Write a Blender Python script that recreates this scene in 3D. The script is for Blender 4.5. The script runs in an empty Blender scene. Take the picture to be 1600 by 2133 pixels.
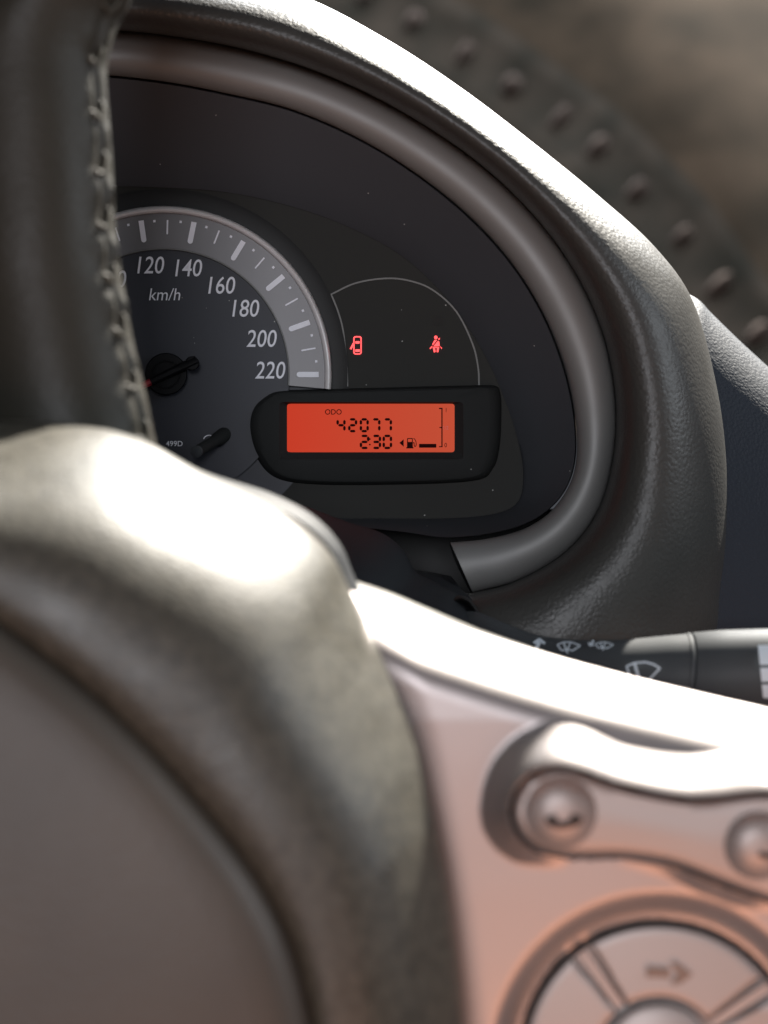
import bpy, math, random
import numpy as np
from mathutils import Matrix, Vector

# ------------------------------------------------------------------ camera, world, lamps, exposure
SC = bpy.context.scene
PITCH = math.radians(-20.0)
F = 3472.0                       # focal length expressed in photograph pixels
FRAME = Matrix.Translation((0, 0, 1.12)) @ Matrix.Rotation(PITCH, 4, 'X')   # cabin frame: x right, y ahead, z up the dial

cam_data = bpy.data.cameras.new('camera')
cam = bpy.data.objects.new('camera', cam_data)
SC.collection.objects.link(cam)
cam.matrix_world = FRAME @ Matrix.Rotation(math.radians(90), 4, 'X')
cam_data.sensor_fit = 'HORIZONTAL'
cam_data.sensor_width = 24.0
cam_data.lens = 24.0 * F / 1600.0
cam_data.clip_start = 0.01
cam_data.clip_end = 300.0
cam_data.dof.use_dof = True
cam_data.dof.focus_distance = 0.552
cam_data.dof.aperture_fstop = 7.0
SC.camera = cam

world = bpy.data.worlds.new('World')
SC.world = world
world.use_nodes = True
wb = world.node_tree.nodes['Background']
wb.inputs[0].default_value = (0.62, 0.66, 0.76, 1)
wb.inputs[1].default_value = 0.026

def lamp(name, kind, loc, target, energy, color, size=0.5, size_y=None, spread=None):
    d = bpy.data.lights.new(name, kind)
    d.energy = energy
    d.color = color
    if kind == 'AREA':
        d.shape = 'RECTANGLE'
        d.size = size
        d.size_y = size_y or size
        if spread:
            d.spread = spread
    elif kind == 'SUN':
        d.angle = size
    o = bpy.data.objects.new(name, d)
    SC.collection.objects.link(o)
    v = Vector(target) - Vector(loc)
    o.matrix_world = FRAME @ Matrix.Translation(loc) @ v.to_track_quat('-Z', 'Y').to_matrix().to_4x4()
    return o

# daylight through the windscreen (ahead and above), the sun, the side window, and the warm sunlit cabin behind
lamp('windscreen_daylight', 'AREA', (0.15, 2.1, 1.75), (0.0, 0.45, 0.0), 32.0, (0.90, 0.95, 1.0), 2.2, 1.3)
lamp('sun', 'SUN', (0.38, 0.98, 0.86), (0.0, 0.4, 0.0), 5.0, (1.0, 0.94, 0.84), math.radians(1.2))
lamp('side_window_daylight', 'AREA', (1.3, 0.1, 0.5), (0.1, 0.5, 0.0), 2.0, (0.85, 0.93, 1.0), 0.8, 0.6)
lamp('rear_fill_light', 'AREA', (-0.12, -1.3, 0.16), (-0.05, 0.5, 0.0), 3.0, (0.92, 0.94, 1.0), 0.55, 0.32)  # added fill from behind the camera to brighten the dial
lamp('warm_cabin_bounce', 'AREA', (0.30, -0.55, -0.80), (0.12, 0.36, -0.16), 1.6, (1.0, 0.46, 0.27), 0.9, 0.55)

SC.view_settings.view_transform = 'Standard'
SC.view_settings.look = 'None'
SC.view_settings.exposure = 2.0
SC.view_settings.gamma = 1.0
SC.view_settings.use_curve_mapping = False
try:
    SC.cycles.max_bounces = 6
    SC.cycles.use_denoising = True
except Exception:
    pass

random.seed(4)
RNG = np.random.default_rng(4)

# ------------------------------------------------------------------ geometry helpers (cabin frame, metres)
OFF = 0.0            # extra depth (mm) for a whole assembly
def P(px, py, y):
    """Point at depth y (mm ahead of the lens) on the sight line through a spot of the photograph."""
    y = y + OFF
    return np.array([(px - 800.0) * y / F, y, (1066.5 - py) * y / F]) * 0.001

def PX(pts, y):
    pts = np.asarray(pts, float)
    y = np.broadcast_to(np.asarray(y, float), pts.shape[:1]) + OFF
    return np.stack([(pts[:, 0] - 800) * y / F, y, (1066.5 - pts[:, 1]) * y / F], 1) * 0.001

def spline(ctrl, n=8, closed=False):
    """Catmull-Rom through control points, n samples per span."""
    c = np.asarray(ctrl, float)
    if closed:
        c = np.vstack([c[-1:], c, c[:2]])
    else:
        c = np.vstack([2 * c[0] - c[1], c, 2 * c[-1] - c[-2]])
    out = []
    t = np.linspace(0, 1, n, endpoint=False)[:, None]
    for i in range(1, len(c) - 2):
        p0, p1, p2, p3 = c[i - 1], c[i], c[i + 1], c[i + 2]
        out.append(0.5 * (2 * p1 + (p2 - p0) * t + (2 * p0 - 5 * p1 + 4 * p2 - p3) * t ** 2 + (3 * p1 - p0 - 3 * p2 + p3) * t ** 3))
    if not closed:
        out.append(c[-2][None])
    return np.vstack(out)

class MB:
    def __init__(self):
        self.v = []
        self.f = []
    def add(self, verts, faces):
        b = len(self.v)
        self.v.extend([tuple(map(float, p)) for p in verts])
        self.f.extend([tuple(b + i for i in f) for f in faces])
        return self
    def loft(self, rows, closed=False):
        n = len(rows[0])
        V = [p for r in rows for p in r]
        Fs = []
        m = n if closed else n - 1
        for i in range(len(rows) - 1):
            for j in range(m):
                k = (j + 1) % n
                Fs.append((i * n + j, i * n + k, (i + 1) * n + k, (i + 1) * n + j))
        return self.add(V, Fs)
    def fan(self, ring, centre=None):
        ring = list(ring)
        n = len(ring)
        if centre is None:
            return self.add(ring, [tuple(range(n))])
        return self.add(ring + [centre], [(j, (j + 1) % n, n) for j in range(n)])
    def tube(self, path, rad, k=10, caps=True):
        path = np.asarray(path, float)
        rad = np.broadcast_to(np.asarray(rad, float), (len(path),))
        tan = np.gradient(path, axis=0)
        tan /= np.linalg.norm(tan, axis=1)[:, None] + 1e-12
        ref = np.array([0.0, 1.0, 0.0]) if abs(tan[0][1]) < 0.9 else np.array([1.0, 0, 0])
        rows = []
        for p, t, r in zip(path, tan, rad):
            a = np.cross(t, ref); a /= np.linalg.norm(a) + 1e-12
            b = np.cross(a, t)
            th = np.linspace(0, 2 * math.pi, k, endpoint=False)
            rows.append([p + r * (math.cos(q) * a + math.sin(q) * b) for q in th])
        self.loft(rows, True)
        if caps:
            self.fan(rows[0]); self.fan(rows[-1])
        return self

def obj(name, mb, mat, parent=None, smooth=True, sharp=40):
    base = np.array(parent['_base']) if parent is not None else np.zeros(3)
    me = bpy.data.meshes.new(name)
    me.from_pydata([tuple(np.asarray(v) - base) for v in mb.v], [], mb.f)
    me.validate()
    import bmesh
    bm = bmesh.new(); bm.from_mesh(me)
    bmesh.ops.remove_doubles(bm, verts=bm.verts, dist=1e-7)
    bmesh.ops.recalc_face_normals(bm, faces=bm.faces)
    bm.to_mesh(me); bm.free()
    if smooth:
        me.polygons.foreach_set('use_smooth', [True] * len(me.polygons))
        try:
            me.set_sharp_from_angle(angle=math.radians(sharp))
        except Exception:
            pass
    me.materials.append(mat)
    o = bpy.data.objects.new(name, me)
    SC.collection.objects.link(o)
    if parent is not None:
        o.parent = parent
        o['_base'] = [float(x) for x in base]
    else:
        o.matrix_world = FRAME
        o['_base'] = [0.0, 0.0, 0.0]
    return o

def thing(name, label, cat, base):
    o = bpy.data.objects.new(name, None)
    SC.collection.objects.link(o)
    o.empty_display_size = 0.02
    o.matrix_world = FRAME @ Matrix.Translation(tuple(base))
    o['_base'] = [float(x) for x in base]
    o['label'] = label
    o['category'] = cat
    return o

# ------------------------------------------------------------------ materials
def mat(name, col, rough=0.5, metal=0.0, spec=0.5, grain=None, tint=None, dust=0.0, emit=None, coat=0.0, rvar=0.0):
    m = bpy.data.materials.new(name)
    m.use_nodes = True
    nt = m.node_tree
    b = nt.nodes['Principled BSDF']
    L = nt.links.new
    N = nt.nodes.new
    b.inputs['Base Color'].default_value = (*col, 1)
    b.inputs['Roughness'].default_value = rough
    b.inputs['Metallic'].default_value = metal
    b.inputs['Specular IOR Level'].default_value = spec
    if coat:
        b.inputs['Coat Weight'].default_value = coat
        b.inputs['Coat Roughness'].default_value = 0.15
    if emit:
        b.inputs['Emission Color'].default_value = (*emit[0], 1)
        b.inputs['Emission Strength'].default_value = emit[1]
    tc = N('ShaderNodeTexCoord')
    csock = None
    if tint:                                   # large soft variation of the surface's own colour
        n = N('ShaderNodeTexNoise'); n.inputs['Scale'].default_value = tint[0]; n.inputs['Detail'].default_value = 4
        L(tc.outputs['Object'], n.inputs['Vector'])
        r = N('ShaderNodeValToRGB')
        r.color_ramp.elements[0].position = 0.32; r.color_ramp.elements[0].color = (*tint[1], 1)
        r.color_ramp.elements[1].position = 0.68; r.color_ramp.elements[1].color = (*tint[2], 1)
        L(n.outputs['Fac'], r.inputs['Fac'])
        csock = r.outputs['Color']
    if dust:                                   # sparse pale dust specks
        v = N('ShaderNodeTexVoronoi'); v.inputs['Scale'].default_value = 260.0
        L(tc.outputs['Object'], v.inputs['Vector'])
        lt = N('ShaderNodeMath'); lt.operation = 'LESS_THAN'; lt.inputs[1].default_value = 0.055
        L(v.outputs['Distance'], lt.inputs[0])
        sp = N('ShaderNodeSeparateColor'); L(v.outputs['Color'], sp.inputs[0])
        gt = N('ShaderNodeMath'); gt.operation = 'GREATER_THAN'; gt.inputs[1].default_value = 1.0 - dust
        L(sp.outputs[0], gt.inputs[0])
        mu = N('ShaderNodeMath'); mu.operation = 'MULTIPLY'
        L(lt.outputs[0], mu.inputs[0]); L(gt.outputs[0], mu.inputs[1])
        mx = N('ShaderNodeMix'); mx.data_type = 'RGBA'
        L(mu.outputs[0], mx.inputs[0])
        if csock: L(csock, mx.inputs[6])
        else: mx.inputs[6].default_value = (*col, 1)
        mx.inputs[7].default_value = (0.42, 0.42, 0.40, 1)
        csock = mx.outputs[2]
    if csock:
        L(csock, b.inputs['Base Color'])
    if rvar:
        n = N('ShaderNodeTexNoise'); n.inputs['Scale'].default_value = 60; n.inputs['Detail'].default_value = 5
        L(tc.outputs['Object'], n.inputs['Vector'])
        mr = N('ShaderNodeMapRange'); mr.inputs[3].default_value = rough - rvar; mr.inputs[4].default_value = rough + rvar
        mr.inputs[1].default_value = 0.3; mr.inputs[2].default_value = 0.7
        L(n.outputs['Fac'], mr.inputs[0]); L(mr.outputs[0], b.inputs['Roughness'])
    if grain:                                  # (scale, strength, distance[mm])  leather-like relief
        n = N('ShaderNodeTexNoise'); n.inputs['Scale'].default_value = grain[0] * 0.45; n.inputs['Detail'].default_value = 2
        L(tc.outputs['Object'], n.inputs['Vector'])
        add = N('ShaderNodeVectorMath'); add.operation = 'MULTIPLY_ADD'
        add.inputs[1].default_value = (0.0016,) * 3
        L(n.outputs['Color'], add.inputs[0]); L(tc.outputs['Object'], add.inputs[2])
        v = N('ShaderNodeTexVoronoi'); v.feature = 'SMOOTH_F1'; v.inputs['Scale'].default_value = grain[0]
        v.inputs['Smoothness'].default_value = 0.35
        L(add.outputs[0], v.inputs['Vector'])
        n2 = N('ShaderNodeTexNoise'); n2.inputs['Scale'].default_value = grain[0] * 2.2; n2.inputs['Detail'].default_value = 3
        L(tc.outputs['Object'], n2.inputs['Vector'])
        ad = N('ShaderNodeMath'); ad.operation = 'MULTIPLY_ADD'; ad.inputs[1].default_value = 0.35
        L(n2.outputs['Fac'], ad.inputs[0]); L(v.outputs['Distance'], ad.inputs[2])
        bp = N('ShaderNodeBump'); bp.invert = True
        bp.inputs['Strength'].default_value = grain[1]
        bp.inputs['Distance'].default_value = grain[2] * 0.001
        L(ad.outputs[0], bp.inputs['Height']); L(bp.outputs[0], b.inputs['Normal'])
    return m

M = {}
M['hood'] = mat('grained_soft_plastic', (0.036, 0.035, 0.032), 0.43, spec=0.45, grain=(800, 0.55, 0.2), rvar=0.04)
M['panel'] = mat('blue_grey_grained_plastic', (0.014, 0.019, 0.028), 0.6, spec=0.2, grain=(900, 0.6, 0.22))
M['trim'] = mat('satin_grey_trim', (0.19, 0.188, 0.183), 0.52, metal=0.3, rvar=0.03)
M['shroud'] = mat('matt_black_shroud', (0.042, 0.044, 0.050), 0.55, spec=0.3, dust=0.2)
M['face'] = mat('black_gauge_mask', (0.025, 0.025, 0.023), 0.6, spec=0.12, dust=0.25)
M['recess'] = mat('deep_black_plastic', (0.006, 0.006, 0.006), 0.6)
M['dial'] = mat('dark_slate_dial', (0.030, 0.032, 0.042), 0.5, spec=0.3, dust=0.15)
M['band'] = mat('grey_scale_band', (0.115, 0.11, 0.115), 0.42, metal=0.15)
M['chrome'] = mat('bright_dial_ring', (0.82, 0.78, 0.77), 0.35, metal=0.3)
M['print'] = mat('pale_dial_print', (0.80, 0.80, 0.86), 0.6)
M['line'] = mat('grey_outline_print', (0.16, 0.16, 0.155), 0.6)
M['needle'] = mat('black_needle', (0.005, 0.005, 0.006), 0.5, spec=0.12)
M['red'] = mat('red_needle_paint', (0.55, 0.04, 0.06), 0.4)
M['lcd'] = mat('orange_red_backlight', (0.08, 0.008, 0.005), 0.6, spec=0.06, emit=((1.0, 0.110, 0.060), 0.132))
nt = M['lcd'].node_tree; bs = nt.nodes['Principled BSDF']
tc_ = nt.nodes.new('ShaderNodeTexCoord'); sx_ = nt.nodes.new('ShaderNodeSeparateXYZ'); mr_ = nt.nodes.new('ShaderNodeMapRange'); cr_ = nt.nodes.new('ShaderNodeValToRGB')
nt.links.new(tc_.outputs['Object'], sx_.inputs[0]); nt.links.new(sx_.outputs[0], mr_.inputs[0])
mr_.inputs[1].default_value = 0.0; mr_.inputs[2].default_value = 0.057        # across the panel: stronger at the lamp's end
nt.links.new(mr_.outputs[0], cr_.inputs[0])
cr_.color_ramp.elements[0].color = (1.0, 0.075, 0.030, 1); cr_.color_ramp.elements[1].color = (0.94, 0.135, 0.062, 1)
nt.links.new(cr_.outputs[0], bs.inputs['Emission Color'])
M['lcdink'] = mat('dark_liquid_crystal', (0.03, 0.006, 0.006), 1.0, spec=0.0)
M['lcdfaint'] = mat('faint_liquid_crystal', (0.16, 0.02, 0.03), 0.4, emit=((0.6, 0.05, 0.06), 0.1))
M['pod'] = mat('black_display_housing', (0.019, 0.020, 0.020), 0.65, spec=0.12, dust=0.2)
M['lamp_red'] = mat('lit_red_telltale', (0.3, 0.02, 0.02), 0.4, emit=((1.0, 0.045, 0.045), 0.5))
M['lamp_off'] = mat('unlit_telltale', (0.024, 0.021, 0.020), 0.6, spec=0.15)
M['leather'] = mat('grained_leather', (0.048, 0.045, 0.036), 0.45, spec=0.5, grain=(850, 0.5, 0.16), rvar=0.07, tint=(420, (0.036, 0.033, 0.025), (0.070, 0.064, 0.049)))
M['pad'] = mat('airbag_cover_plastic', (0.062, 0.05, 0.045), 0.5, grain=(800, 0.5, 0.15), dust=0.1, tint=(18, (0.056, 0.047, 0.038), (0.078, 0.064, 0.050)))
M['grip'] = mat('dark_grip_leather', (0.027, 0.025, 0.019), 0.5, spec=0.25, grain=(700, 0.5, 0.2), rvar=0.06)
M['thread'] = mat('grey_stitching_thread', (0.045, 0.042, 0.032), 0.6, spec=0.3)
M['silver'] = mat('satin_silver_plastic', (0.41, 0.37, 0.36), 0.42, metal=0.75, rvar=0.02)
M['button'] = mat('silver_button_plastic', (0.41, 0.36, 0.34), 0.50, metal=0.6)
M['icon'] = mat('grey_button_print', (0.03, 0.022, 0.02), 0.6)
M['icon2'] = mat('taupe_button_print', (0.26, 0.17, 0.13), 0.6)
M['column'] = mat('dark_column_plastic', (0.016, 0.018, 0.021), 0.65, spec=0.25, grain=(900, 0.25, 0.15))
M['stalk'] = mat('charcoal_stalk_plastic', (0.052, 0.056, 0.060), 0.5, spec=0.2)
M['whiteprint'] = mat('white_stalk_print', (0.60, 0.66, 0.72), 0.7, spec=0.1)
M['dash'] = mat('brown_grey_dash_top', (0.10, 0.085, 0.07), 0.9, spec=0.03, tint=(7, (0.014, 0.011, 0.0075), (0.045, 0.032, 0.022)), grain=(500, 0.3, 0.4))
M['vent'] = mat('dark_vent_plastic', (0.018, 0.017, 0.013), 0.9, spec=0.05, tint=(14, (0.013, 0.012, 0.009), (0.034, 0.027, 0.021)))
M['rib'] = mat('caught_light_vent_rib', (0.060, 0.047, 0.041), 0.9, spec=0.03)  # paler than the slot; caught light is put into the rib colour

# ------------------------------------------------------------------ dashboard curves (paired control points, right half, mirrored)
CX = 190.0
S0 = [(190,388),(330,390),(470,400),(600,428),(720,470),(840,535),(940,632),(1010,740),(1055,840),(1082,930),(1090,1000),(1075,1050),(1020,1072),(920,1080),(800,1080),(600,1080),(190,1080)]
R0 = [(190,158),(330,170),(470,196),(620,234),(780,308),(930,412),(1045,525),(1125,645),(1175,770),(1198,890),(1192,985),(1150,1055),(1070,1100),(940,1120),(820,1106),(600,1088),(190,1084)]
Q0 = [(190,156),(330,168),(470,194),(620,232),(780,306),(932,410),(1047,523),(1127,644),(1178,770),(1200,890),(1195,985),(1155,1057),(1095,1100),(1015,1122),(938,1130)]
C0 = [(190,62),(350,74),(530,108),(700,165),(860,246),(1010,350),(1130,470),(1212,592),(1262,715),(1283,845),(1276,960),(1245,1065),(1180,1148),(1080,1208),(985,1234),(800,1262),(190,1275)]
C1 = [(190,-78),(400,-60),(620,-12),(800,78),(960,182),(1110,296),(1250,410),(1366,516),(1444,628),(1492,800),(1513,960),(1512,1120),(1500,1230),(1490,1330),(1440,1500),(1200,1650),(190,1700)]

def full(ctrl, n=8):
    r = np.array(ctrl, float)
    l = r[1:-1][::-1].copy(); l[:, 0] = 2 * CX - l[:, 0]
    return spline(np.vstack([r, l]), n, closed=True)

def half(ctrl, n=8, ext=6):
    r = np.array(ctrl, float)
    l = r[1:ext][::-1].copy(); l[:, 0] = 2 * CX - l[:, 0]
    return spline(np.vstack([l, r]), n)

S0c, R0c, C0c, C1c = full(S0), full(R0), full(C0), full(C1)

# ---- dash top (setting) and the line its defroster slot follows
vl = spline([(-700,-520),(-400,-420),(-100,-330),(200,-250),(450,-175),(640,-90),(760,-10),(862,50),(970,112),(1068,180),(1166,250),(1245,312),(1332,396),(1422,492),(1496,598),(1580,700),(1680,800),(1900,980),(2200,1200)], 6)
nv = len(vl)
dep = np.interp(np.arange(nv), [0, 30, 96, nv - 1], [2500, 2400, 1750, 1600])
tn = np.gradient(vl, axis=0); tn /= np.linalg.norm(tn, axis=1)[:, None]
nr = np.stack([tn[:, 1], -tn[:, 0]], 1)
for _ in range(3):
    nr = np.stack([np.convolve(np.pad(nr[:, c_], 10, 'edge'), np.ones(21) / 21, 'valid') for c_ in (0, 1)], 1)
nr /= np.linalg.norm(nr, axis=1)[:, None]
rows = [PX(vl + nr * k, dep * m + a) for k, m, a in ((-420, 0.80, 0), (-260, 0.94, 0), (-90, 0.9925, 0), (90, 1.0075, 0), (200, 1.02, 0), (350, 1.055, 0), (550, 1.13, 0), (800, 1.26, 0), (1100, 1.48, 0), (1500, 1.85, 0))]
o = obj('dashboard_top', MB().loft(rows), M['dash'])
o['kind'] = 'structure'

# ---- instrument hood: grained cowl, satin trim ring, black shroud
hood = thing('instrument_hood', 'grained charcoal instrument hood arching over the speedometer and orange display', 'dash hood', P(700, 1200, 560))
rows = [PX(C0c, 600), PX(C0c, 552), PX(C0c, 538)]
for th in np.linspace(0.12, math.pi, 22):
    s = (1 - math.cos(th)) / 2
    rows.append(PX(C0c + (C1c - C0c) * s, 538 - 34 * math.sin(th) ** 0.85 + 14 * s))
last = rows[-1]
rows.append(last + np.array([0, 0.03, -0.002]))
rows.append(last + np.array([0, 0.09, -0.012]))
rows.append(last + np.array([0, 0.20, -0.05]))
obj('cowl', MB().loft(rows, True), M['hood'], hood)
rows = [PX(S0c, 561.5)]
for s, d in ((0.0, 558), (0.06, 556.5), (0.35, 551), (0.7, 545), (0.93, 540.5), (0.985, 539.5), (1.0, 541), (1.015, 546)):
    rows.append(PX(S0c + (R0c - S0c) * s, d))
obj('shroud', MB().loft(rows, True), M['shroud'], hood)
Qh, Ch = half(Q0), half(C0[:15])
rows = []
for th in np.linspace(-0.25, math.pi + 0.25, 22):
    s = (1 - math.cos(th)) / 2
    rows.append(PX(Qh + (Ch - Qh) * s, 539 - 7 * math.sin(th) if 0 <= th <= math.pi else 539 + 26 * abs(math.sin(th))))
tr = MB().loft(rows)
obj('trim_ring', tr, M['trim'], hood)
# dark moulded end of the trim ring
end = np.array([r[-1] for r in rows])
back = np.array([P(936 + 45 * t, 1132 + 104 * t ** 0.8 - 0 * t, 575) for t in np.linspace(0, 1, len(end))])
obj('trim_end_cap', MB().loft([end + np.array([-0.0001, 0, 0]), back]), M['recess'], hood)
bx = [P(-900, 1060, 600), P(1500, 1060, 600), P(1500, 1400, 600), P(-900, 1400, 600)]
obj('dark_void_backing', MB().fan(bx), M['recess'], hood, smooth=False)  # black sheet standing in for the shade of the hollow behind
# ledge below the ring end
led = [[P(862, 1186, 545), P(900, 1192, 545), P(940, 1200, 545)], [P(880, 1200, 528), P(925, 1207, 528), P(960, 1226, 530)], [P(905, 1222, 522), P(950, 1240, 522), P(1000, 1262, 522)]]
obj('lower_ledge', MB().loft(led), M['column'], hood)

# ---- neighbouring blue-grey panel right of the hood
cr = spline([(1330,570),(1400,598),(1452,622),(1485,655),(1550,718),(1640,800),(1780,930),(2000,1120)], 6)
dn = spline([(1330,1500),(1400,1500),(1452,1500),(1485,1520),(1550,1560),(1640,1600),(1780,1700),(2000,1800)], 6)
rows = [PX(cr, 600) + np.array([0, 0.12, -0.06]), PX(cr, 596) + np.array([0, 0.02, -0.004]), PX(cr, 590)]
for s, d in ((0.02, 582), (0.06, 574), (0.12, 568), (0.22, 562), (0.4, 556), (0.7, 550), (1.0, 548)):
    rows.append(PX(cr + (dn - cr) * s, d))
o = obj('dash_panel', MB().loft(rows), M['panel'])
o['label'] = 'blue-grey grained dash panel butting against the right flank of the instrument hood'
o['category'] = 'dash panel'

# ---- defroster grille on the dash top
vent = thing('defroster_vent', 'dark defroster grille with ribs tinted as if catching light on the dash top beyond the hood', 'air vent', P(1200, 300, 2050))
V0, V1 = 30, nv - 12
sl = slice(V0, V1)
rows = [PX((vl + nr * k)[sl], (dep * (1 + k / 12000.0))[sl] - lift) for k, lift in ((-90, 0.5), (-62, 2.5), (-54, 2.5), (-48, 1), (48, 1), (54, 2.5), (62, 2.5), (90, 0.5))]
obj('slot_frame', MB().loft(rows), M['vent'], vent)
for j in range(V0 + 6, V1 - 5, 6):
    a, b_, t2 = vl[j] - nr[j] * random.uniform(22, 40), vl[j] + nr[j] * random.uniform(22, 40), tn[j] * 20
    d = dep[j] + random.uniform(-3, 3)
    t2 = t2 * random.uniform(0.75, 1.2)
    sec = []
    for w, dd, g_ in ((0, -1, 0.4), (0.12, -4, 0.8), (0.4, -9, 1), (0.7, -9, 1), (0.9, -4, 0.8), (1, -1, 0.4)):
        c = a + (b_ - a) * w
        t3 = t2 * g_
        sec.append([P(*(c - t3), d + dd + 12), P(*(c - t3 * 0.6), d + dd - 1), P(*(c + t3 * 0.6), d + dd - 1), P(*(c + t3), d + dd + 12)])
    m_ = MB().loft(sec, True); m_.fan(sec[0]); m_.fan(sec[-1])
    obj('rib', m_, M['rib'], vent)

# ------------------------------------------------------------------ instrument cluster
clu = thing('instrument_cluster', 'black instrument cluster with white speedometer scale and lit orange odometer display', 'instrument cluster', P(600, 1080, 560))
fc = np.array([190.0, 740.0])
fp = MB()
rings = [PX(fc + (S0c - fc) * s, 558.5) for s in (1.012, 0.8, 0.5, 0.2)]
fp.loft(rings, True).fan(rings[-1], P(190, 740, 558.5))
face = obj('gauge_mask', fp, M['face'], clu)

DC = (340.0, 780.0)
D0 = 556.0
def arc(r, a0, a1, n, y, c=DC):
    a = np.radians(np.linspace(a0, a1, n))
    return PX(np.stack([c[0] + r * np.cos(a), c[1] - r * np.sin(a)], 1), y)
A0, A1 = -5.0, 221.0
# black ring round the dial; the groove's shade is put into its colour
obj('groove_shade_ring', MB().loft([arc(386, A0 - 2, A1 + 2, 90, 558.2), arc(372, A0 - 2, A1 + 2, 90, 557.4), arc(346, A0 - 2, A1 + 2, 90, 557.2)]), M['recess'], clu)
dial = MB(); r1 = arc(263, 0, 360, 97, D0)[:-1]
dial.fan(arc(352, 180, 360, 60, D0 + 2.25), P(*DC, D0 + 2.25)); dial.fan(r1, P(*DC, D0))
dial = obj('speedometer_dial', dial, M['dial'], clu, smooth=False)
obj('scale_band', MB().loft([arc(261, A0, A1, 100, D0 - 0.6), arc(263.5, A0, A1, 100, D0 - 1.1), arc(337, A0, A1, 100, D0 - 1.1)]), M['band'], dial)
obj('scale_edge', MB().loft([arc(259.5, A0, A1, 100, D0 - 0.4), arc(261, A0, A1, 100, D0 - 1.35), arc(263, A0, A1, 100, D0 - 1.35)]), M['line'], dial)
rows = [arc(336 + 15 * (1 - math.cos(t)) / 2, A0, A1, 120, D0 - 1.0 - 2.6 * math.sin(t)) for t in np.linspace(0, math.pi, 9)]
obj('dial_ring', MB().loft(rows), M['chrome'], dial)

def poly(pts, y, parent, mtl, name):
    return obj(name, MB().fan(PX(pts, y)), mtl, parent, smooth=False)

def bar(a, r0, r1, w, y, round_in=True):
    """radial tick outline, rounded at its inner end"""
    ca, sa = math.cos(math.radians(a)), -math.sin(math.radians(a))
    pts = [(r1, -w / 2), (r1, w / 2)]
    if round_in:
        for q in np.linspace(math.pi / 2, 3 * math.pi / 2, 8):
            pts.append((r0 + w / 2 + w / 2 * math.cos(q), w / 2 * math.sin(q)))
    else:
        pts += [(r0, w / 2), (r0, -w / 2)]
    return [(DC[0] + r * ca - t * sa, DC[1] + r * sa + t * ca) for r, t in pts]
STEP = 19.64
TK = D0 - 1.35
for i in range(12):
    a = (11 - i) * STEP
    poly(bar(a, 278, 324, 11.0, TK), TK, dial, M['print'], 'major_tick')
    if i < 11:
        am = a - STEP / 2
        poly(bar(am, 292, 322, 3.4, TK), TK, dial, M['print'], 'minor_tick')
        for q in (0.25, 0.75):
            poly(bar(a - STEP * q, 317.5, 322.5, 5.0, TK, False), TK, dial, M['print'], 'dot_tick')

def text_mesh(txt, size_px, cx, cy, y, shear=0.0, xs=1.0, weight=0.0):
    """letters as flat mesh, centred at a photo position, size_px = digit height"""
    cu = bpy.data.curves.new('t', 'FONT'); cu.body = txt; cu.size = 1.0; cu.shear = shear
    cu.offset = weight
    cu.resolution_u = 4
    ob = bpy.data.objects.new('t', cu); SC.collection.objects.link(ob)
    dg = bpy.context.evaluated_depsgraph_get(); dg.update()
    me = bpy.data.meshes.new_from_object(ob.evaluated_get(dg))
    V = np.array([v.co[:] for v in me.vertices]); Fs = [tuple(p.vertices) for p in me.polygons]
    bpy.data.objects.remove(ob); bpy.data.curves.remove(cu); bpy.data.meshes.remove(me)
    k = size_px / 0.73
    lo, hi = V.min(0), V.max(0)
    q = np.stack([cx + (V[:, 0] - (lo[0] + hi[0]) / 2) * k * xs, cy - (V[:, 1] - (lo[1] + hi[1]) / 2) * k], 1)
    return MB().add(PX(q, y), Fs)

for txt, x, y in (('0', 172, 893), ('20', 130, 840), ('40', 112, 771), ('60', 130, 705), ('80', 160, 642), ('100', 235, 581), ('120', 314, 552), ('140', 393, 558), ('160', 462, 594), ('180', 512, 642), ('200', 545, 705), ('220', 563, 771)):
    obj('scale_number', text_mesh(txt, 37, x, y, D0 - 0.35, 0.16, 0.83, 0.004), M['print'], dial, smooth=False)
obj('unit_text', text_mesh('km/h', 26.5, 343, 613, D0 - 0.35, 0.16, 0.92, 0.0), M['print'], dial, smooth=False)
obj('part_code', text_mesh('499D', 11.5, 363, 924, D0 - 0.35, 0.0, 1.0, 0.008), M['print'], dial, smooth=False)

# needle with its round boss
def disc(mb, c, r, y0, y1, bev=4, n=40):
    rows = []
    for rr, yy in ((r, y0), (r, y1 + bev * 0.15), (r - bev * 0.5, y1), (r - bev, y1 - 0.02)):
        a = np.linspace(0, 2 * math.pi, n, endpoint=False)
        rows.append(PX(np.stack([c[0] + rr * np.cos(a), c[1] + rr * np.sin(a)], 1), yy))
    mb.loft(rows, True)
    mb.fan(rows[-1], P(c[0], c[1], y1 - 0.02))
    return mb
ndl = obj('needle', disc(MB(), (346, 779), 44, D0 - 0.2, D0 - 6), M['needle'], clu)
rr = [PX(np.stack([346 + r * np.cos(np.linspace(0, 6.2832, 40, endpoint=False)), 780 + r * np.sin(np.linspace(0, 6.2832, 40, endpoint=False))], 1), y) for r, y in ((30, D0 - 6.0), (29, D0 - 6.6), (27.5, D0 - 6.6), (26.5, D0 - 6.0))]
obj('boss_ring', MB().loft(rr, True), M['needle'], ndl)
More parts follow.
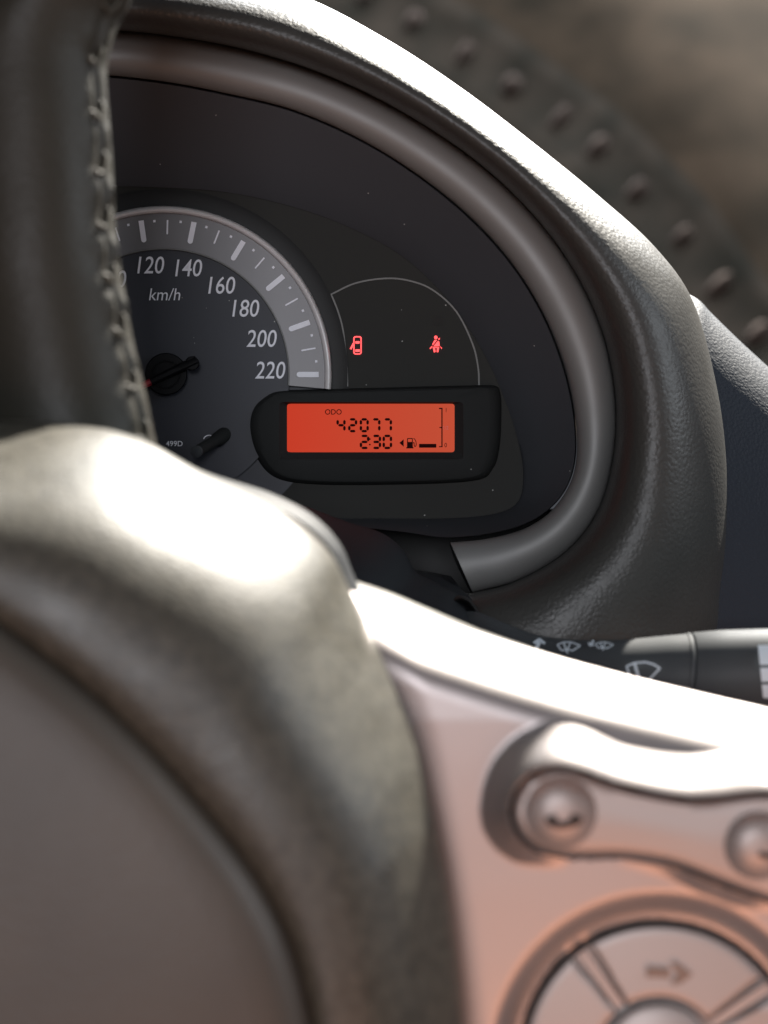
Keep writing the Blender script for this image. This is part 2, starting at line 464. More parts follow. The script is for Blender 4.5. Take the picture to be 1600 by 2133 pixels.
def wedge(p0, w0, p1, w1, y0, y1, n=7):
    p0, p1 = np.array(p0, float), np.array(p1, float)
    t = (p1 - p0) / np.linalg.norm(p1 - p0); nn = np.array([-t[1], t[0]])
    rows = []
    for s in np.linspace(0, 1, n):
        c, w = p0 + (p1 - p0) * s, w0 + (w1 - w0) * s
        rows.append([P(*(c - nn * w / 2), y0), P(*(c - nn * w * 0.42), y1 + 0.6), P(*(c - nn * w * 0.2), y1), P(*(c + nn * w * 0.2), y1), P(*(c + nn * w * 0.42), y1 + 0.6), P(*(c + nn * w / 2), y0)])
    return rows
rows = wedge((410, 750), 20, (314, 795), 16, D0 - 5.5, D0 - 10)
m_ = MB().loft(rows); m_.fan(rows[0]); m_.fan(rows[-1])
obj('needle_arm', m_, M['needle'], ndl)
mb = disc(MB(), (400, 757), 15, D0 - 4, D0 - 9.5)
obj('counterweight', mb, M['needle'], ndl)
rows = wedge((314.5, 795), 15, (110, 891), 5, D0 - 6, D0 - 8.5)
m_ = MB().loft(rows); m_.fan(rows[0]); m_.fan(rows[-1])
obj('needle_tip', m_, M['red'], ndl)

# trip stem
stem = obj('trip_stem', MB().tube([P(470, 903, 558), P(452, 916, 552), P(450, 917, 551), P(411, 940, 538), P(410.5, 940.5, 537.6)], np.array([2.6, 2.4, 1.9, 1.85, 1.6]) * 1e-3, 20), M['pod'], clu)
obj('stem_tip', MB().tube([P(411, 940, 537.9), P(408.6, 941.6, 536.6), P(408.4, 941.7, 536.5)], np.array([1.9, 1.9, 1.6]) * 1e-3, 20), M['stalk'], stem)
aa = np.radians(np.linspace(20, 170, 12))
rows = [PX(np.stack([436 + r * np.cos(aa), 916 - r * np.sin(aa) * 0.8], 1), D0 - 0.35) for r in (10.5, 13)]
obj('reset_arrow', MB().loft(rows), M['print'], dial)

# warning lamp field
ol = np.vstack([spline([(724,805),(722,760),(715,690),(704,648),(690,613)], 6)[:-1], spline([(690,613),(740,590),(800,580),(850,584),(900,603),(950,648),(984,715),(996,765),(998,802)], 6)])
tn = np.gradient(ol, axis=0); tn /= np.linalg.norm(tn, axis=1)[:, None] + 1e-9
nn = np.stack([tn[:, 1], -tn[:, 0]], 1)
wf = obj('warning_lamp_outline', MB().loft([PX(ol - nn * 1.7, 558.1), PX(ol + nn * 1.7, 558.1)]), M['line'], clu)
def ring_poly(outer, inner, y):
    return MB().loft([PX(outer, y), PX(inner, y)], True)
def rrect(x0, y0, x1, y1, r, n=5):
    pts = []
    for cx, cy, a in ((x1 - r, y0 + r, -90), (x1 - r, y1 - r, 0), (x0 + r, y1 - r, 90), (x0 + r, y0 + r, 180)):
        for q in np.radians(np.linspace(a, a + 90, n)):
            pts.append((cx + r * math.cos(q), cy + r * math.sin(q)))
    return np.array(pts)
WY = 558.0
mb = ring_poly(rrect(736, 700, 753.5, 738.5, 5), rrect(738.6, 702.6, 751, 736, 3.4), WY)
mb.fan(PX(rrect(740, 710.5, 749.5, 715.8, 2), WY)).fan(PX(rrect(740, 727.5, 750, 733, 2), WY))
mb.fan(PX([(735.5, 713.5), (737.5, 716), (732.5, 728), (728.5, 726.5)], WY))
obj('door_ajar_lamp', mb, M['lamp_red'], clu, smooth=False)
mb = MB()
aa = np.linspace(0, 2 * math.pi, 14, endpoint=False)
mb.fan(PX(np.stack([908 + 3.6 * np.cos(aa), 702.8 + 3.8 * np.sin(aa)], 1), WY))
mb.fan(PX([(905, 708), (911, 708), (901.2, 719.5), (900.5, 717)], WY))
mb.fan(PX([(912.8, 709.5), (915.2, 712), (916, 721), (902.5, 721.8)], WY))
mb.fan(PX([(913.2, 705.2), (916, 703.6), (916.6, 706.2), (913.6, 708.6)], WY))
mb.fan(PX([(895, 725.5), (900.2, 720), (900.8, 722.6), (896.5, 727.5)], WY))
mb.fan(PX([(916.4, 720.5), (917.4, 722.6), (919.8, 727.2), (921, 725)], WY))
mb.fan(PX([(901.5, 723.5), (906, 723.5), (907.5, 733), (904, 734)], WY))
mb.fan(PX([(910.5, 723.5), (915, 723.5), (913, 734), (909.5, 733)], WY))
mb.fan(PX([(901.5, 722.8), (915, 722.8), (915, 724.6), (901.5, 724.6)], WY))
obj('seat_belt_lamp', mb, M['lamp_red'], clu, smooth=False)
obj('unlit_lamp', ring_poly(rrect(902, 659, 921, 677, 2), rrect(903.4, 660.4, 919.6, 675.6, 1.4), WY).fan(PX([(909, 664), (914, 664), (914, 672), (909, 672)], WY)), M['lamp_off'], clu, smooth=False)

# display housing and liquid crystal display
def cast(pts, c, n=420):
    """resample a closed star-shaped outline at equal angles round c"""
    pts = np.asarray(pts, float)
    nx = np.roll(pts, -1, 0)
    out = []
    for a in np.linspace(0, 2 * math.pi, n, endpoint=False):
        d = np.array([math.cos(a), math.sin(a)]); best = 0
        for p, q in zip(pts, nx):
            e = q - p; den = d[0] * (-e[1]) + d[1] * e[0]
            if abs(den) < 1e-9: continue
            w = p - c
            t = (w[0] * (-e[1]) + w[1] * e[0]) / den
            u = (d[0] * w[1] - d[1] * w[0]) / den
            if -1e-6 <= u <= 1 + 1e-6 and t > best: best = t
        out.append(c + d * best)
    return np.array(out)
LC = np.array([775.0, 893.0])
podp = spline([(548,826),(575,814),(640,811),(800,807),(960,803),(1030,803),(1043,820),(1045,860),(1042,925),(1028,975),(985,1002),(800,1010),(640,1008),(568,992),(530,945),(516,890),(524,850)], 8, closed=True)
pod = cast(podp, LC)
win = cast(rrect(584, 838, 963, 956, 8), LC)
lcdr = cast(rrect(598, 841, 947, 942, 5), LC)
rows = [PX(pod, 558.7), PX(LC + (pod - LC) * 0.99, 556.8), PX(LC + (pod - LC) * 0.97, 555.2), PX(LC + (pod - LC) * 0.94, 554.2), PX(LC + (pod - LC) * 0.90, 553.8), PX(LC + (win - LC) * 1.012, 553.4), PX(win, 553.8), PX(lcdr, 555.5), PX(lcdr, 555.9)]
hs = obj('display_housing', MB().loft(rows, True), M['pod'], clu, sharp=25)
lcd = obj('odometer_display', MB().fan(PX(lcdr, 555.75)), M['lcd'], clu, smooth=False)
LY = 555.5
SEG = {'a': ((0,0),(1,0)), 'g': ((0,.5),(1,.5)), 'd': ((0,1),(1,1)), 'f': ((0,0),(0,.5)), 'e': ((0,.5),(0,1)), 'b': ((1,0),(1,.5)), 'c': ((1,.5),(1,1))}
DIG = {'0': 'abcdef', '2': 'abged', '3': 'abgcd', '4': 'fgbc', '7': 'abc'}
def seven(ch, x, y, w, h, th):
    mb = MB(); sl = 0.03
    for s in DIG[ch]:
        (ax, ay), (bx_, by) = SEG[s]
        A = np.array([x + ax * w, y + ay * h]); B = np.array([x + bx_ * w, y + by * h])
        t = (B - A) / np.linalg.norm(B - A); n = np.array([-t[1], t[0]])
        A = A + t * 0.8; B = B - t * 0.8
        pts = [A, A + t * th / 2 + n * th / 2, B - t * th / 2 + n * th / 2, B, B - t * th / 2 - n * th / 2, A + t * th / 2 - n * th / 2]
        mb.fan(PX(pts, LY))
    return mb
for i, ch in enumerate('42077'):
    obj('odometer_digit', seven(ch, 703.5 + 24.2 * i, 873.5, 14.0, 24.5, 5.2), M['lcdink'], lcd, smooth=False)
for ch, x in (('2', 752), ('3', 776.5), ('0', 799.5)):
    obj('clock_digit', seven(ch, x, 908, 15, 25, 5.2), M['lcdink'], lcd, smooth=False)
mb = MB()
for y in (914.5, 926):
    mb.fan(PX([(770.5, y - 2.2), (772.8, y), (770.5, y + 2.2), (768.3, y)], LY))
obj('clock_colon', mb, M['lcdink'], lcd, smooth=False)
obj('odo_text', text_mesh('ODO', 11.5, 694.5, 858, LY, 0, 0.95, 0.008), M['lcdink'], lcd, smooth=False)
obj('fuel_arrow', MB().fan(PX([(832, 922.5), (841, 915), (841, 930.5)], LY)), M['lcdink'], lcd, smooth=False)
mb = MB()
mb.fan(PX([(848, 921), (860, 921), (860, 932), (848, 932)], LY)).fan(PX([(846.5, 931.5), (861.5, 931.5), (861.5, 934), (846.5, 934)], LY))
mb.loft([PX(rrect(848, 912.5, 860, 922, 1.5), LY), PX(rrect(849.8, 914.3, 858.2, 920.5, 1), LY)], True)
hs_ = spline([(860,923),(862.5,922),(863,928),(865,930),(867,927),(866.5,920),(864,915),(861.5,913)], 4)
tg = np.gradient(hs_, axis=0); tg /= np.linalg.norm(tg, axis=1)[:, None]; hn = np.stack([tg[:, 1], -tg[:, 0]], 1)
mb.loft([PX(hs_ - hn * 0.8, LY), PX(hs_ + hn * 0.8, LY)])
obj('fuel_pump_symbol', mb, M['lcdink'], lcd, smooth=False)
obj('fuel_bar', MB().fan(PX(rrect(873, 924.5, 909, 932.5, 1), LY)), M['lcdink'], lcd, smooth=False)
mb = MB()
for a in ((919.5, 849.5, 922, 931.5), (914.5, 849.5, 919.5, 852), (914.5, 929.5, 919.5, 931.5), (915.5, 889.5, 919.5, 891.5)):
    mb.fan(PX([(a[0], a[1]), (a[2], a[1]), (a[2], a[3]), (a[0], a[3])], LY))
obj('fuel_scale', mb, M['lcdink'], lcd, smooth=False)
obj('fuel_full_mark', text_mesh('1', 9, 929.5, 854, LY, 0, 0.9, 0.0), M['lcdink'], lcd, smooth=False)
obj('fuel_half_mark', text_mesh('1/2', 7.5, 929, 891, LY, 0, 0.95, -0.01), M['lcdfaint'], lcd, smooth=False)
obj('fuel_empty_mark', text_mesh('0', 9.5, 928.5, 927, LY, 0, 0.9, 0.0), M['lcdink'], lcd, smooth=False)

# ------------------------------------------------------------------ steering column cover
col = thing('column_cover', 'dark smooth steering column cover between wheel hub and instrument hood', 'column cover', P(800, 1300, 470))
g = spline([(300,1000),(450,1005),(600,1042),(720,1086),(795,1110),(840,1145),(866,1190),(910,1214),(958,1240),(1000,1285),(1015,1360),(1005,1480),(960,1600)], 7)
cc = np.array([640.0, 1420.0])
rows = []
for s, d, dx, dy in ((0.97, 560, 0, 0), (0.995, 535, 0, 0), (1.0, 522, 0, 0), (0.992, 506, -6, 6), (0.97, 490, -16, 20), (0.93, 474, -28, 36), (0.86, 460, -40, 52), (0.76, 450, -50, 66), (0.4, 446, -50, 70)):
    rows.append(PX(cc + (g - cc) * s + np.array([dx, dy]), d))
obj('upper_shell', MB().loft(rows), M['column'], col)
# stalk opening: raised lip and dark mouth
lip = spline([(922,1300),(926,1278),(937,1258),(956,1247),(975,1252),(990,1270),(1002,1296),(1008,1320)], 6)
oc = np.array([962.0, 1310.0])
rows = [PX(oc + (lip - oc) * s, d) for s, d in ((1.10, 512), (1.06, 505), (1.0, 502), (0.94, 505), (0.86, 516), (0.6, 524))]
obj('stalk_opening', MB().loft(rows), M['recess'], col)

# ------------------------------------------------------------------ wiper stalk
stk = thing('wiper_stalk', 'charcoal wiper stalk with white wiper symbols reaching out beside the silver spoke', 'wiper stalk', P(960, 1310, 505))
# station: photo x, axis y, radius px, depth
ST = np.array([(948,1310,36,508),(968,1312,40,504),(1000,1320,42,500),(1050,1345,46,495),(1120,1380,56,490),(1200,1398,65,485),(1290,1407,75,481),(1380,1406,82,478),(1422,1406,86,477)], float)
def stalk_rows(st, k=28):
    rows = []
    for x, yc, r, d in st:
        p = P(x, yc, d); rm = r * d / F * 0.001
        th = np.linspace(0, 2 * math.pi, k, endpoint=False)
        lean = 0.10
        rows.append([p + np.array([lean * rm * math.sin(q), rm * math.cos(q), rm * math.sin(q)]) for q in th])
    return rows
fine = spline(ST, 5)
rows = stalk_rows(fine)
m_ = MB().loft(rows, True); m_.fan(rows[0]); m_.fan(rows[-1])
arm = obj('stalk_arm', m_, M['stalk'], stk)
rows = stalk_rows(np.array([(1420,1406,84,477),(1423,1406,88,477),(1428,1406,88.5,477),(1431,1406,86,477)]))
obj('collar', MB().loft(rows, True), M['stalk'], stk)
cap_st = np.array([(1431,1406,80,477),(1433,1406,80,477),(1434,1406,87,477),(1438,1406,89,477),(1500,1403,91,475),(1600,1401,92,472),(1720,1400,92,468),(1800,1400,88,466),(1818,1400,70,465)])
rows = stalk_rows(cap_st)
m_ = MB().loft(rows, True); m_.fan(rows[-1])
cap = obj('twist_cap', m_, M['stalk'], stk)
allst = np.vstack([fine, cap_st[3:]])
def on_stalk(x, y, lift=0.25):
    yc = np.interp(x, allst[:, 0], allst[:, 1]); r = np.interp(x, allst[:, 0], allst[:, 2]); d = np.interp(x, allst[:, 0], allst[:, 3])
    t = np.clip((y - yc) / r, -0.995, 0.995)
    dd = d - r * d / F * math.sqrt(1 - t * t) - lift
    return P(x, y, dd)
def stroke(pts, w):
    pts = np.asarray(pts, float)
    out = []
    for a, b in zip(pts[:-1], pts[1:]):
        n = max(2, int(np.linalg.norm(b - a) / 4) + 1)
        out += [a + (b - a) * s for s in np.linspace(0, 1, n, endpoint=False)]
    out.append(pts[-1]); q = np.array(out)
    t = np.gradient(q, axis=0); t /= np.linalg.norm(t, axis=1)[:, None] + 1e-9
    n = np.stack([t[:, 1], -t[:, 0]], 1)
    return MB().loft([[on_stalk(*p) for p in q - n * w / 2], [on_stalk(*p) for p in q], [on_stalk(*p) for p in q + n * w / 2]])
def join(name, mbs, mtl, par):
    m = MB()
    for b in mbs: m.add(b.v, b.f)
    return obj(name, m, mtl, par, smooth=False)
join('arrow_symbol', [stroke([(1117,1352),(1124,1336)], 8), stroke([(1112,1340),(1124,1331),(1135,1341)], 5)], M['whiteprint'], arm)
def wiper(cx, cy, w, h, lw, dbl=True):
    L_ = [(cx - w * 0.5, cy - h * 0.2), (cx - w * 0.32, cy + h * 0.28)]
    topc = [(cx - w * 0.5, cy - h * 0.2), (cx - w * 0.25, cy - h * 0.42), (cx + w * 0.1, cy - h * 0.45), (cx + w * 0.5, cy - h * 0.12)]
    R_ = [(cx + w * 0.5, cy - h * 0.12), (cx + w * 0.15, cy + h * 0.32), (cx - w * 0.02, cy + h * 0.2), (cx - w * 0.32, cy + h * 0.28)]
    s = [stroke(L_, lw), stroke(topc, lw), stroke(R_, lw), stroke([(cx - w * 0.22, cy - h * 0.35), (cx - w * 0.05, cy + h * 0.55)], lw * 1.2)]
    if dbl: s.append(stroke([(cx + w * 0.08, cy - h * 0.42), (cx - w * 0.08, cy + h * 0.3)], lw))
    return s
join('wiper_symbol', wiper(1185, 1348, 48, 24, 2.6), M['whiteprint'], arm)
join('wiper_symbol', wiper(1259, 1345, 38, 17, 2.2), M['whiteprint'], arm)
join('arrow_symbol', [stroke([(1237,1334),(1230,1343)], 5), stroke([(1226,1338),(1229,1345),(1238,1343)], 3)], M['whiteprint'], arm)
join('intermittent_symbol', [stroke([(1305,1388),(1322,1381),(1345,1379),(1362,1384),(1375,1392),(1352,1416)], 4), stroke([(1305,1388),(1314,1412)], 4), stroke([(1322,1382),(1332,1416)], 6), stroke([(1314,1412),(1352,1416)], 4)], M['whiteprint'], arm)
for y0, y1 in ((1344, 1385), (1391, 1420), (1426, 1462)):
    rows = [[on_stalk(x, y, 0.3) for x in np.linspace(1579 + (y - 1344) * 0.10, 1640, 6)] for y in np.linspace(y0, y1, 7)]
    obj('position_bar', MB().loft(rows), M['whiteprint'], cap)

# ------------------------------------------------------------------ steering wheel
sw = thing('steering_wheel', 'leather steering wheel with stitched grip, dark airbag hub and silver button spoke', 'steering wheel', P(300, 1700, 380))
B = [(-900,1090),(-420,930),(-180,886),(0,876),(150,882),(290,913),(420,984),(548,1042),(634,1098),(694,1160),(730,1232),(790,1340),(845,1460),(880,1570),(908,1710),(935,1860),(952,1990),(965,2150),(975,2400),(985,2950)]
G = [(-900,1230),(-420,1080),(-200,1165),(-60,1255),(30,1318),(100,1370),(180,1432),(260,1503),(330,1572),(390,1640),(440,1697),(495,1765),(540,1828),(582,1902),(612,1972),(635,2050),(648,2110),(657,2180),(662,2400),(668,2950)]
def soften(c, k=9):
    w_ = np.ones(k) / k
    p_ = np.vstack([np.repeat(c[:1], k // 2, 0), c, np.repeat(c[-1:], k // 2, 0)])
    return np.stack([np.convolve(p_[:, i], w_, 'valid') for i in (0, 1)], 1)
Bc, Gc = soften(spline(B, 8), 5), soften(spline(G, 8), 9)
prof = spline([(-0.03, 341), (-0.01, 338), (0.02, 335.6), (0.1, 334.4), (0.25, 335), (0.4, 337.4), (0.55, 342.3), (0.68, 349), (0.8, 357.5), (0.89, 365.5), (0.95, 372), (0.985, 378.5), (1.0, 386)], 5)
ix = np.arange(len(Bc)) / 8.0 - 1.0
lim = np.interp(ix, [0, 6, 8, 9, 9.5, 10, 11, 12, 18], [450, 440, 416, 402, 396, 390, 381, 376, 374])
ease = np.interp(ix, [0, 9, 10, 11, 12, 13, 18], [1, 1, 0.97, 0.87, 0.72, 0.60, 0.5])
rows = []
for s, d in prof:
    dd = 334.4 + (d - 334.4) * (1 + (ease - 1) * min(1, max(0, (s - 0.1) / 0.25)))
    k_ = 6.0                                   # soft limit where the hub skin meets the spoke
    dd = -k_ * np.log(np.exp(-(dd - 340) / k_) + np.exp(-(lim - 340) / k_)) + 340
    rows.append(PX(Gc + (Bc - Gc) * s, dd))
rows.append(rows[-1] + np.array([-0.0008, 0.012, -0.0008]))
rows.append(rows[-1] + np.array([-0.005, 0.02, -0.005]))
bs_ = spline([(150,900),(290,914),(420,980),(560,1026),(650,1072),(708,1132),(742,1210),(800,1330)], 8)
bc_ = np.array([450.0, 1500.0])
obj('hub_edge_shade', MB().loft([PX(bs_, 430), PX(bs_, 416), PX(bc_ + (bs_ - bc_) * 0.985, 408), PX(bc_ + (bs_ - bc_) * 0.95, 403), PX(bc_ + (bs_ - bc_) * 0.85, 400)]), M['column'], sw)  # added dark strip; the hub rim's shade is put into its colour
obj('hub_surround', MB().loft(rows), M['leather'], sw)
pc = np.array([-900.0, 2950.0])
rows = [PX(pc + (Gc - pc) * s, d) for s, d in ((1.006, 343), (1.001, 340), (0.996, 336.5), (0.988, 333.5), (0.976, 331.2), (0.955, 329.6), (0.92, 328.4), (0.8, 326), (0.6, 323), (0.3, 320), (0.02, 319))]
obj('airbag_cover', MB().loft(rows), M['pad'], sw)

# stitched leather grip
E = spline([(470,-760),(440,-590),(395,-420),(345,-260),(300,-110),(272,10),(240,75),(219,165),(228,280),(234,400),(242,520),(260,640),(281,750),(304,850),(318,915),(335,990)], 20)
R = 170.0
nE = len(E)
rows = []
arcl = np.concatenate([[0], np.cumsum(np.linalg.norm(np.diff(E, axis=0), axis=1))])
PITCHPX = 112.0
kk = 72
for i in range(nE):
    c = np.array([E[i, 0] - R, E[i, 1]])
    d = 402.0
    p = P(*c, d); rm = R * d / F * 0.001
    ph = arcl[i] / PITCHPX
    row = []
    for q in np.linspace(0, 2 * math.pi, kk, endpoint=False):
        dq = (q - math.radians(340) + math.pi) % (2 * math.pi) - math.pi
        seam = -0.055 * math.exp(-(dq / 0.075) ** 2)
        puff = (0.045 + 0.02 * math.sin(5.3 * ph + 1)) * math.exp(-((abs(dq) - 0.17) / 0.12) ** 2) * (0.5 + 0.5 * math.cos(2 * math.pi * ph))
        k = 1 + seam + puff + 0.004 * math.sin(3.1 * ph + 2 * q)
        row.append(p + np.array([rm * k * math.cos(q), rm * k * math.sin(q) * 0.95, 0.12 * rm * k * math.cos(q)]))
    rows.append(row)
grip = obj('rim_grip', MB().loft(rows, True), M['grip'], sw)
n = 0
while n * PITCHPX < arcl[-1] - 60:
    s = (n + 0.5) * PITCHPX
    def seam_pt(a, off, lift):
        x = np.interp(a, arcl, E[:, 0]); yv = np.interp(a, arcl, E[:, 1])
        d = 402.0; p = P(x - R, yv, d); rm = R * d / F * 0.001
        q = math.radians(340) + off
        return p + np.array([(rm + lift) * math.cos(q), (rm + lift) * math.sin(q) * 0.95, 0.12 * rm * math.cos(q)])
    j1, j2 = random.uniform(-7, 7), random.uniform(-7, 7)
    pts = [seam_pt(s - 34 + j1, 0.10, -0.0008), seam_pt(s - 20 + j1, 0.07, 0.0005), seam_pt(s + 4, 0.01, 0.0005), seam_pt(s + 14, -0.06, 0.0005), seam_pt(s + 10 + j2, -0.13, 0.0005), seam_pt(s + 2 + j2, -0.18, -0.0008)]
    obj('stitch', MB().tube(pts, 0.0006, 8), M['thread'], grip)
    n += 1

# silver spoke with sculpted recesses
T = spline([(600,1190),(725,1229),(820,1258),(930,1297),(1100,1352),(1300,1407),(1500,1455),(1600,1478),(1760,1525),(1950,1590)], 10)
top_s = spline([(1066,1692),(1072,1664),(1088,1636),(1118,1612),(1158,1602),(1205,1608),(1300,1640),(1420,1664),(1500,1664),(1600,1655),(1700,1668),(1760,1710),(1780,1770)], 6)
bot_s = spline([(1066,1692),(1072,1718),(1090,1746),(1120,1768),(1170,1782),(1230,1784),(1300,1784),(1400,1800),(1500,1838),(1600,1872),(1700,1876),(1755,1840),(1780,1770)], 6)
outline = np.vstack([top_s, bot_s[::-1][1:-1]])
PC = np.array([1372.0, 2208.0])

def sdf(Q, pol):
    """signed distance and outward direction from a closed polygon, for an array of points"""
    best = np.full(len(Q), 1e9); near = np.zeros_like(Q); inside = np.zeros(len(Q), bool)
    nx = np.roll(pol, -1, 0)
    for a, b in zip(pol, nx):
        e = b - a
        t = np.clip(((Q - a) @ e) / (e @ e + 1e-12), 0, 1)
        c = a + t[:, None] * e
        d = np.linalg.norm(Q - c, axis=1)
        k = d < best
        best[k] = d[k]; near[k] = c[k]
        cond = (a[1] > Q[:, 1]) != (b[1] > Q[:, 1])
        xi = (b[0] - a[0]) * (Q[:, 1] - a[1]) / (b[1] - a[1] + 1e-12) + a[0]
        inside ^= cond & (Q[:, 0] < xi)
    g = (Q - near) / (best[:, None] + 1e-9)
    g[inside] *= -1
    return np.where(inside, -best, best), g
def sm(x): x = np.clip(x, 0, 1); return x * x * (3 - 2 * x)

nx_, ny_ = 290, 250
gx = np.linspace(620, 1900, nx_)
ty = np.interp(gx, T[:, 0], T[:, 1])
vv = np.concatenate([np.linspace(0, 0.1, 34, endpoint=False), np.linspace(0.1, 1, ny_ - 34)])
X = np.repeat(gx[None], ny_, 0)
Y = ty[None] + (2600 - ty[None]) * vv[:, None]
Q = np.stack([X.ravel(), Y.ravel()], 1)
dist, gr = sdf(Q, outline)
up = np.clip(-gr[:, 1], 0, 1); left = np.clip(-gr[:, 0], 0, 1)
w = 14 + 78 * up ** 1.2 + 46 * left * (1 - up)
H = 10.0 * sm((w - 14) / 60)
tm = np.clip((dist - 6) / w, 0, 1)
mound = H * (0.55 * (1 - tm) + 0.45 * (1 - sm(tm)))
bx_c = np.interp(Q[:, 1], Bc[:, 1], Bc[:, 0])
dl = Q[:, 0] - bx_c
dtop = Q[:, 1] - np.interp(Q[:, 0], T[:, 0], T[:, 1])
base = 360.5 + 1.0 * np.clip(1 - dl / 60, 0, 4.0) ** 2 + 0.012 * np.clip(Q[:, 1] - 1500, 0, 900) * 0.4
roll = 24 * np.clip(1 - dtop / 165.0, 0, 1) ** 2.4
Z = base + roll - mound
Z = np.where(dist < 5, Z * 0 + base + 9, Z)
rp = np.linalg.norm(Q - PC, axis=1)
cove = 3.4 * (1 - sm((rp - 296) / 62))
Z = Z + np.where(rp < 358, cove, 0)
Z = np.where(rp < 292, base + 14, Z)
OFF = 12.0
Vg = PX(Q, Z).reshape(ny_, nx_, 3)
rows = [Vg[0] + np.array([0, 0.03, -0.006]), Vg[0] + np.array([0, 0.012, -0.001])] + [Vg[i] for i in range(ny_)]
spoke = obj('spoke_trim', MB().loft(rows), M['silver'], sw, sharp=60)
# grey rear cover seen just above the silver edge
xs_ = np.linspace(690, 1250, 30)
tt = np.interp(xs_, T[:, 0], T[:, 1])
off = np.interp(xs_, [690, 740, 800, 900, 1000, 1250], [30, 24, 22, 16, 8, 0])
rows = [PX(np.stack([xs_, tt - off], 1), 418), PX(np.stack([xs_, tt - off], 1), 412), PX(np.stack([xs_, tt - off * 0.7], 1), 403), PX(np.stack([xs_, tt + 4], 1), 398), PX(np.stack([xs_, tt + 40], 1), 396)]
obj('spoke_back', MB().loft(rows), M['leather'], sw)

# button strip (two domed buttons)
uu = 0.5 - 0.5 * np.cos(np.linspace(0, math.pi, 80))
ti = np.linspace(0, 1, len(top_s)); bi = np.linspace(0, 1, len(bot_s))
tp = np.stack([np.interp(uu, ti, top_s[:, k]) for k in (0, 1)], 1)
bp_ = np.stack([np.interp(uu, bi, bot_s[:, k]) for k in (0, 1)], 1)
rows = []
edge = []
for v in (0, 0, 0.02, 0.05, 0.1, 0.2, 0.35, 0.5, 0.65, 0.8, 0.9, 0.95, 0.98, 1, 1):
    q = tp + (bp_ - tp) * v
    dd, _ = sdf(q, outline)
    dd = np.clip(-dd, 0, 200)
    yy = 358.5 + 4.5 * (1 - np.sqrt(1 - np.clip(1 - dd / 15.0, 0, 1) ** 2)) - 0.6 * sm(dd / 90)
    rows.append(PX(q, yy))
rows[0] = rows[0] + np.array([0, 0.008, 0]); rows[-1] = rows[-1] + np.array([0, 0.008, 0])
strip = obj('button_strip', MB().loft(rows), M['button'], sw)
def dome(c, r, y0, h):
    m = MB(); rows = []
    a = np.linspace(0, 2 * math.pi, 48, endpoint=False)
    for s in (1.05, 1.0, 0.96, 0.87, 0.78, 0.68, 0.58, 0.48, 0.38, 0.28, 0.18, 0.09):
        hh = h * (1 - s ** 2.8)
        rows.append(PX(np.stack([c[0] + r * s * np.cos(a), c[1] + r * s * np.sin(a)], 1), y0 - hh))
    m.loft(rows, True); m.fan(rows[-1], P(*c, y0 - h))
    return m
bt = obj('round_button', dome((1168, 1693), 72, 357.4, 2.6), M['button'], strip)
bt['label'] = 'domed button with a curved handset symbol'
def decal_dome(pts, w, c, r, y0, h):
    q = spline(pts, 5); t = np.gradient(q, axis=0); t /= np.linalg.norm(t, axis=1)[:, None]
    n = np.stack([t[:, 1], -t[:, 0]], 1)
    wv = np.interp(np.linspace(0, 1, len(q)), np.linspace(0, 1, len(w)), w)[:, None]
    def on(p):
        s = min(0.999, np.linalg.norm(p - np.array(c)) / r)
        return P(*p, y0 - h * (1 - s ** 2.8) - 0.35)
    return MB().loft([[on(p) for p in q - n * wv / 2], [on(p) for p in q], [on(p) for p in q + n * wv / 2]])
obj('handset_symbol', decal_dome([(1147,1699),(1152,1712),(1166,1719),(1184,1717),(1198,1709),(1203,1698)], [24, 26, 16, 14, 16, 26, 24], (1168, 1693), 72, 357.4, 2.6), M['icon'], strip)
bt = obj('round_button', dome((1580, 1762), 68, 357.4, 2.6), M['button'], strip)
obj('button_symbol', decal_dome([(1582,1776),(1596,1784),(1612,1782),(1622,1770)], [12, 12, 12, 12], (1580, 1762), 68, 357.4, 2.6), M['icon'], strip)

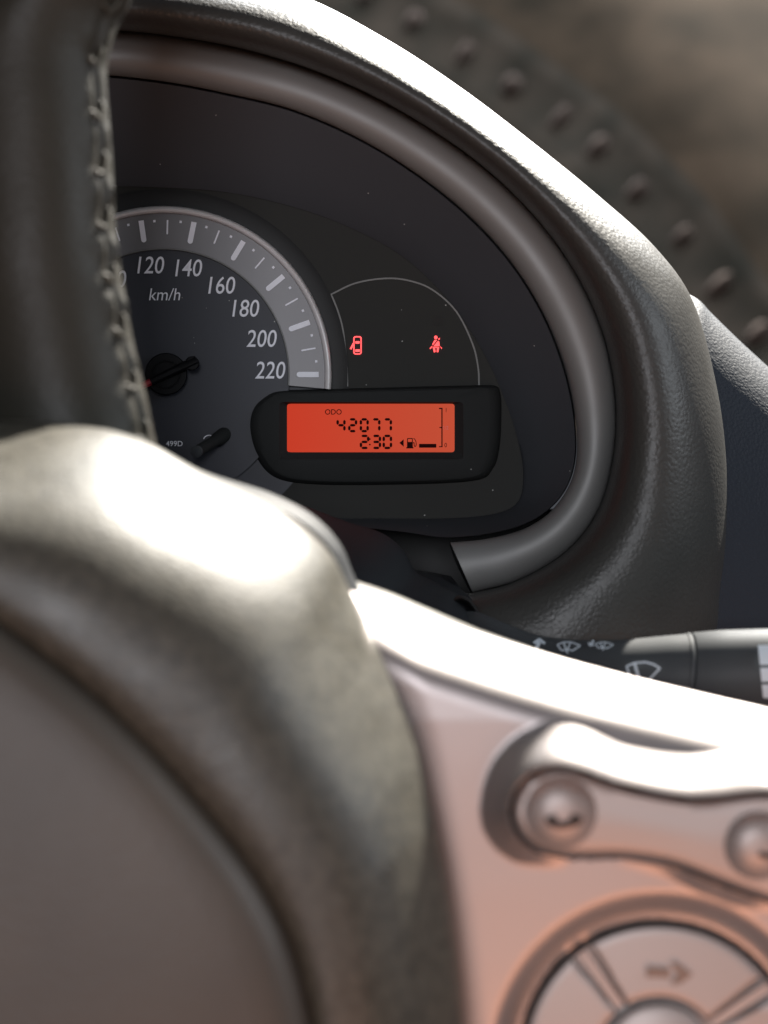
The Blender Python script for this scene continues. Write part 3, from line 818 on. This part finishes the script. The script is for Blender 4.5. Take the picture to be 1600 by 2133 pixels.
# round four-way control pad
def sector(r0, r1, a0, a1, y, nr=10, na=40):
    rows = []
    for i, t in enumerate(np.linspace(0, 1, nr)):
        r = r0 + (r1 - r0) * t
        e = min(t * (r1 - r0), (1 - t) * (r1 - r0))
        a = np.radians(np.linspace(a0, a1, na))
        er = np.minimum(e, np.minimum(np.radians(np.linspace(0, a1 - a0, na)), np.radians(np.linspace(a1 - a0, 0, na))) * r)
        yy = y + 3.0 * (1 - np.sqrt(1 - np.clip(1 - er / 11.0, 0, 1) ** 2)) + 0.9 * (r / r1) ** 2
        rows.append(PX(np.stack([PC[0] + r * np.cos(a), PC[1] - r * np.sin(a)], 1), yy))
    return rows
cpbase = MB()
a = np.linspace(0, 2 * math.pi, 80, endpoint=False)
ringp = lambda r, y: PX(np.stack([PC[0] + r * np.cos(a), PC[1] + r * np.sin(a)], 1), y)
cpbase.loft([ringp(288, 374), ringp(284, 368), ringp(278, 366.5), ringp(100, 366.5)], True).fan(ringp(100, 366.5), P(*PC, 366.5))
cp = obj('control_pad', cpbase, M['button'], sw)
for a0, a1 in ((38, 121), (130, 211), (220, 301), (310, 389)):
    obj('pad_segment', MB().loft(sector(128, 281, a0, a1, 362.0, 24, 60)), M['button'], cp)
for aa_ in (33.5, 125.5, 215.5, 305.5):
    ca, sa = math.cos(math.radians(aa_)), -math.sin(math.radians(aa_))
    rows = []
    for r in np.linspace(136, 276, 8):
        hw = 13
        rows.append([P(PC[0] + r * ca - t * sa * hw, PC[1] + r * sa + t * ca * hw, yv) for t, yv in ((-1, 366.6), (-0.75, 363.4), (0.75, 363.4), (1, 366.6))])
    m_ = MB().loft(rows); m_.fan(rows[0]); m_.fan(rows[-1])
    obj('divider', m_, M['button'], cp)
rows = [ringp(118, 367), ringp(118, 363.5), ringp(112, 361.6), ringp(100, 361), ringp(40, 360.5)]
obj('centre_button', MB().loft(rows, True).fan(rows[-1], P(*PC, 360.5)), M['button'], cp)
AY = 361.6
mb = MB().fan(PX([(1348,2014),(1396,2018),(1396,2038),(1346,2036)], AY)).fan(PX([(1396,2006),(1412,2006),(1444,2030),(1418,2050),(1398,2052),(1412,2030)], AY))
obj('arrow_symbol', mb, M['icon2'], cp, smooth=False)
OFF = 0.0

for o in list(SC.objects):
    if '_base' in o:
        del o['_base']
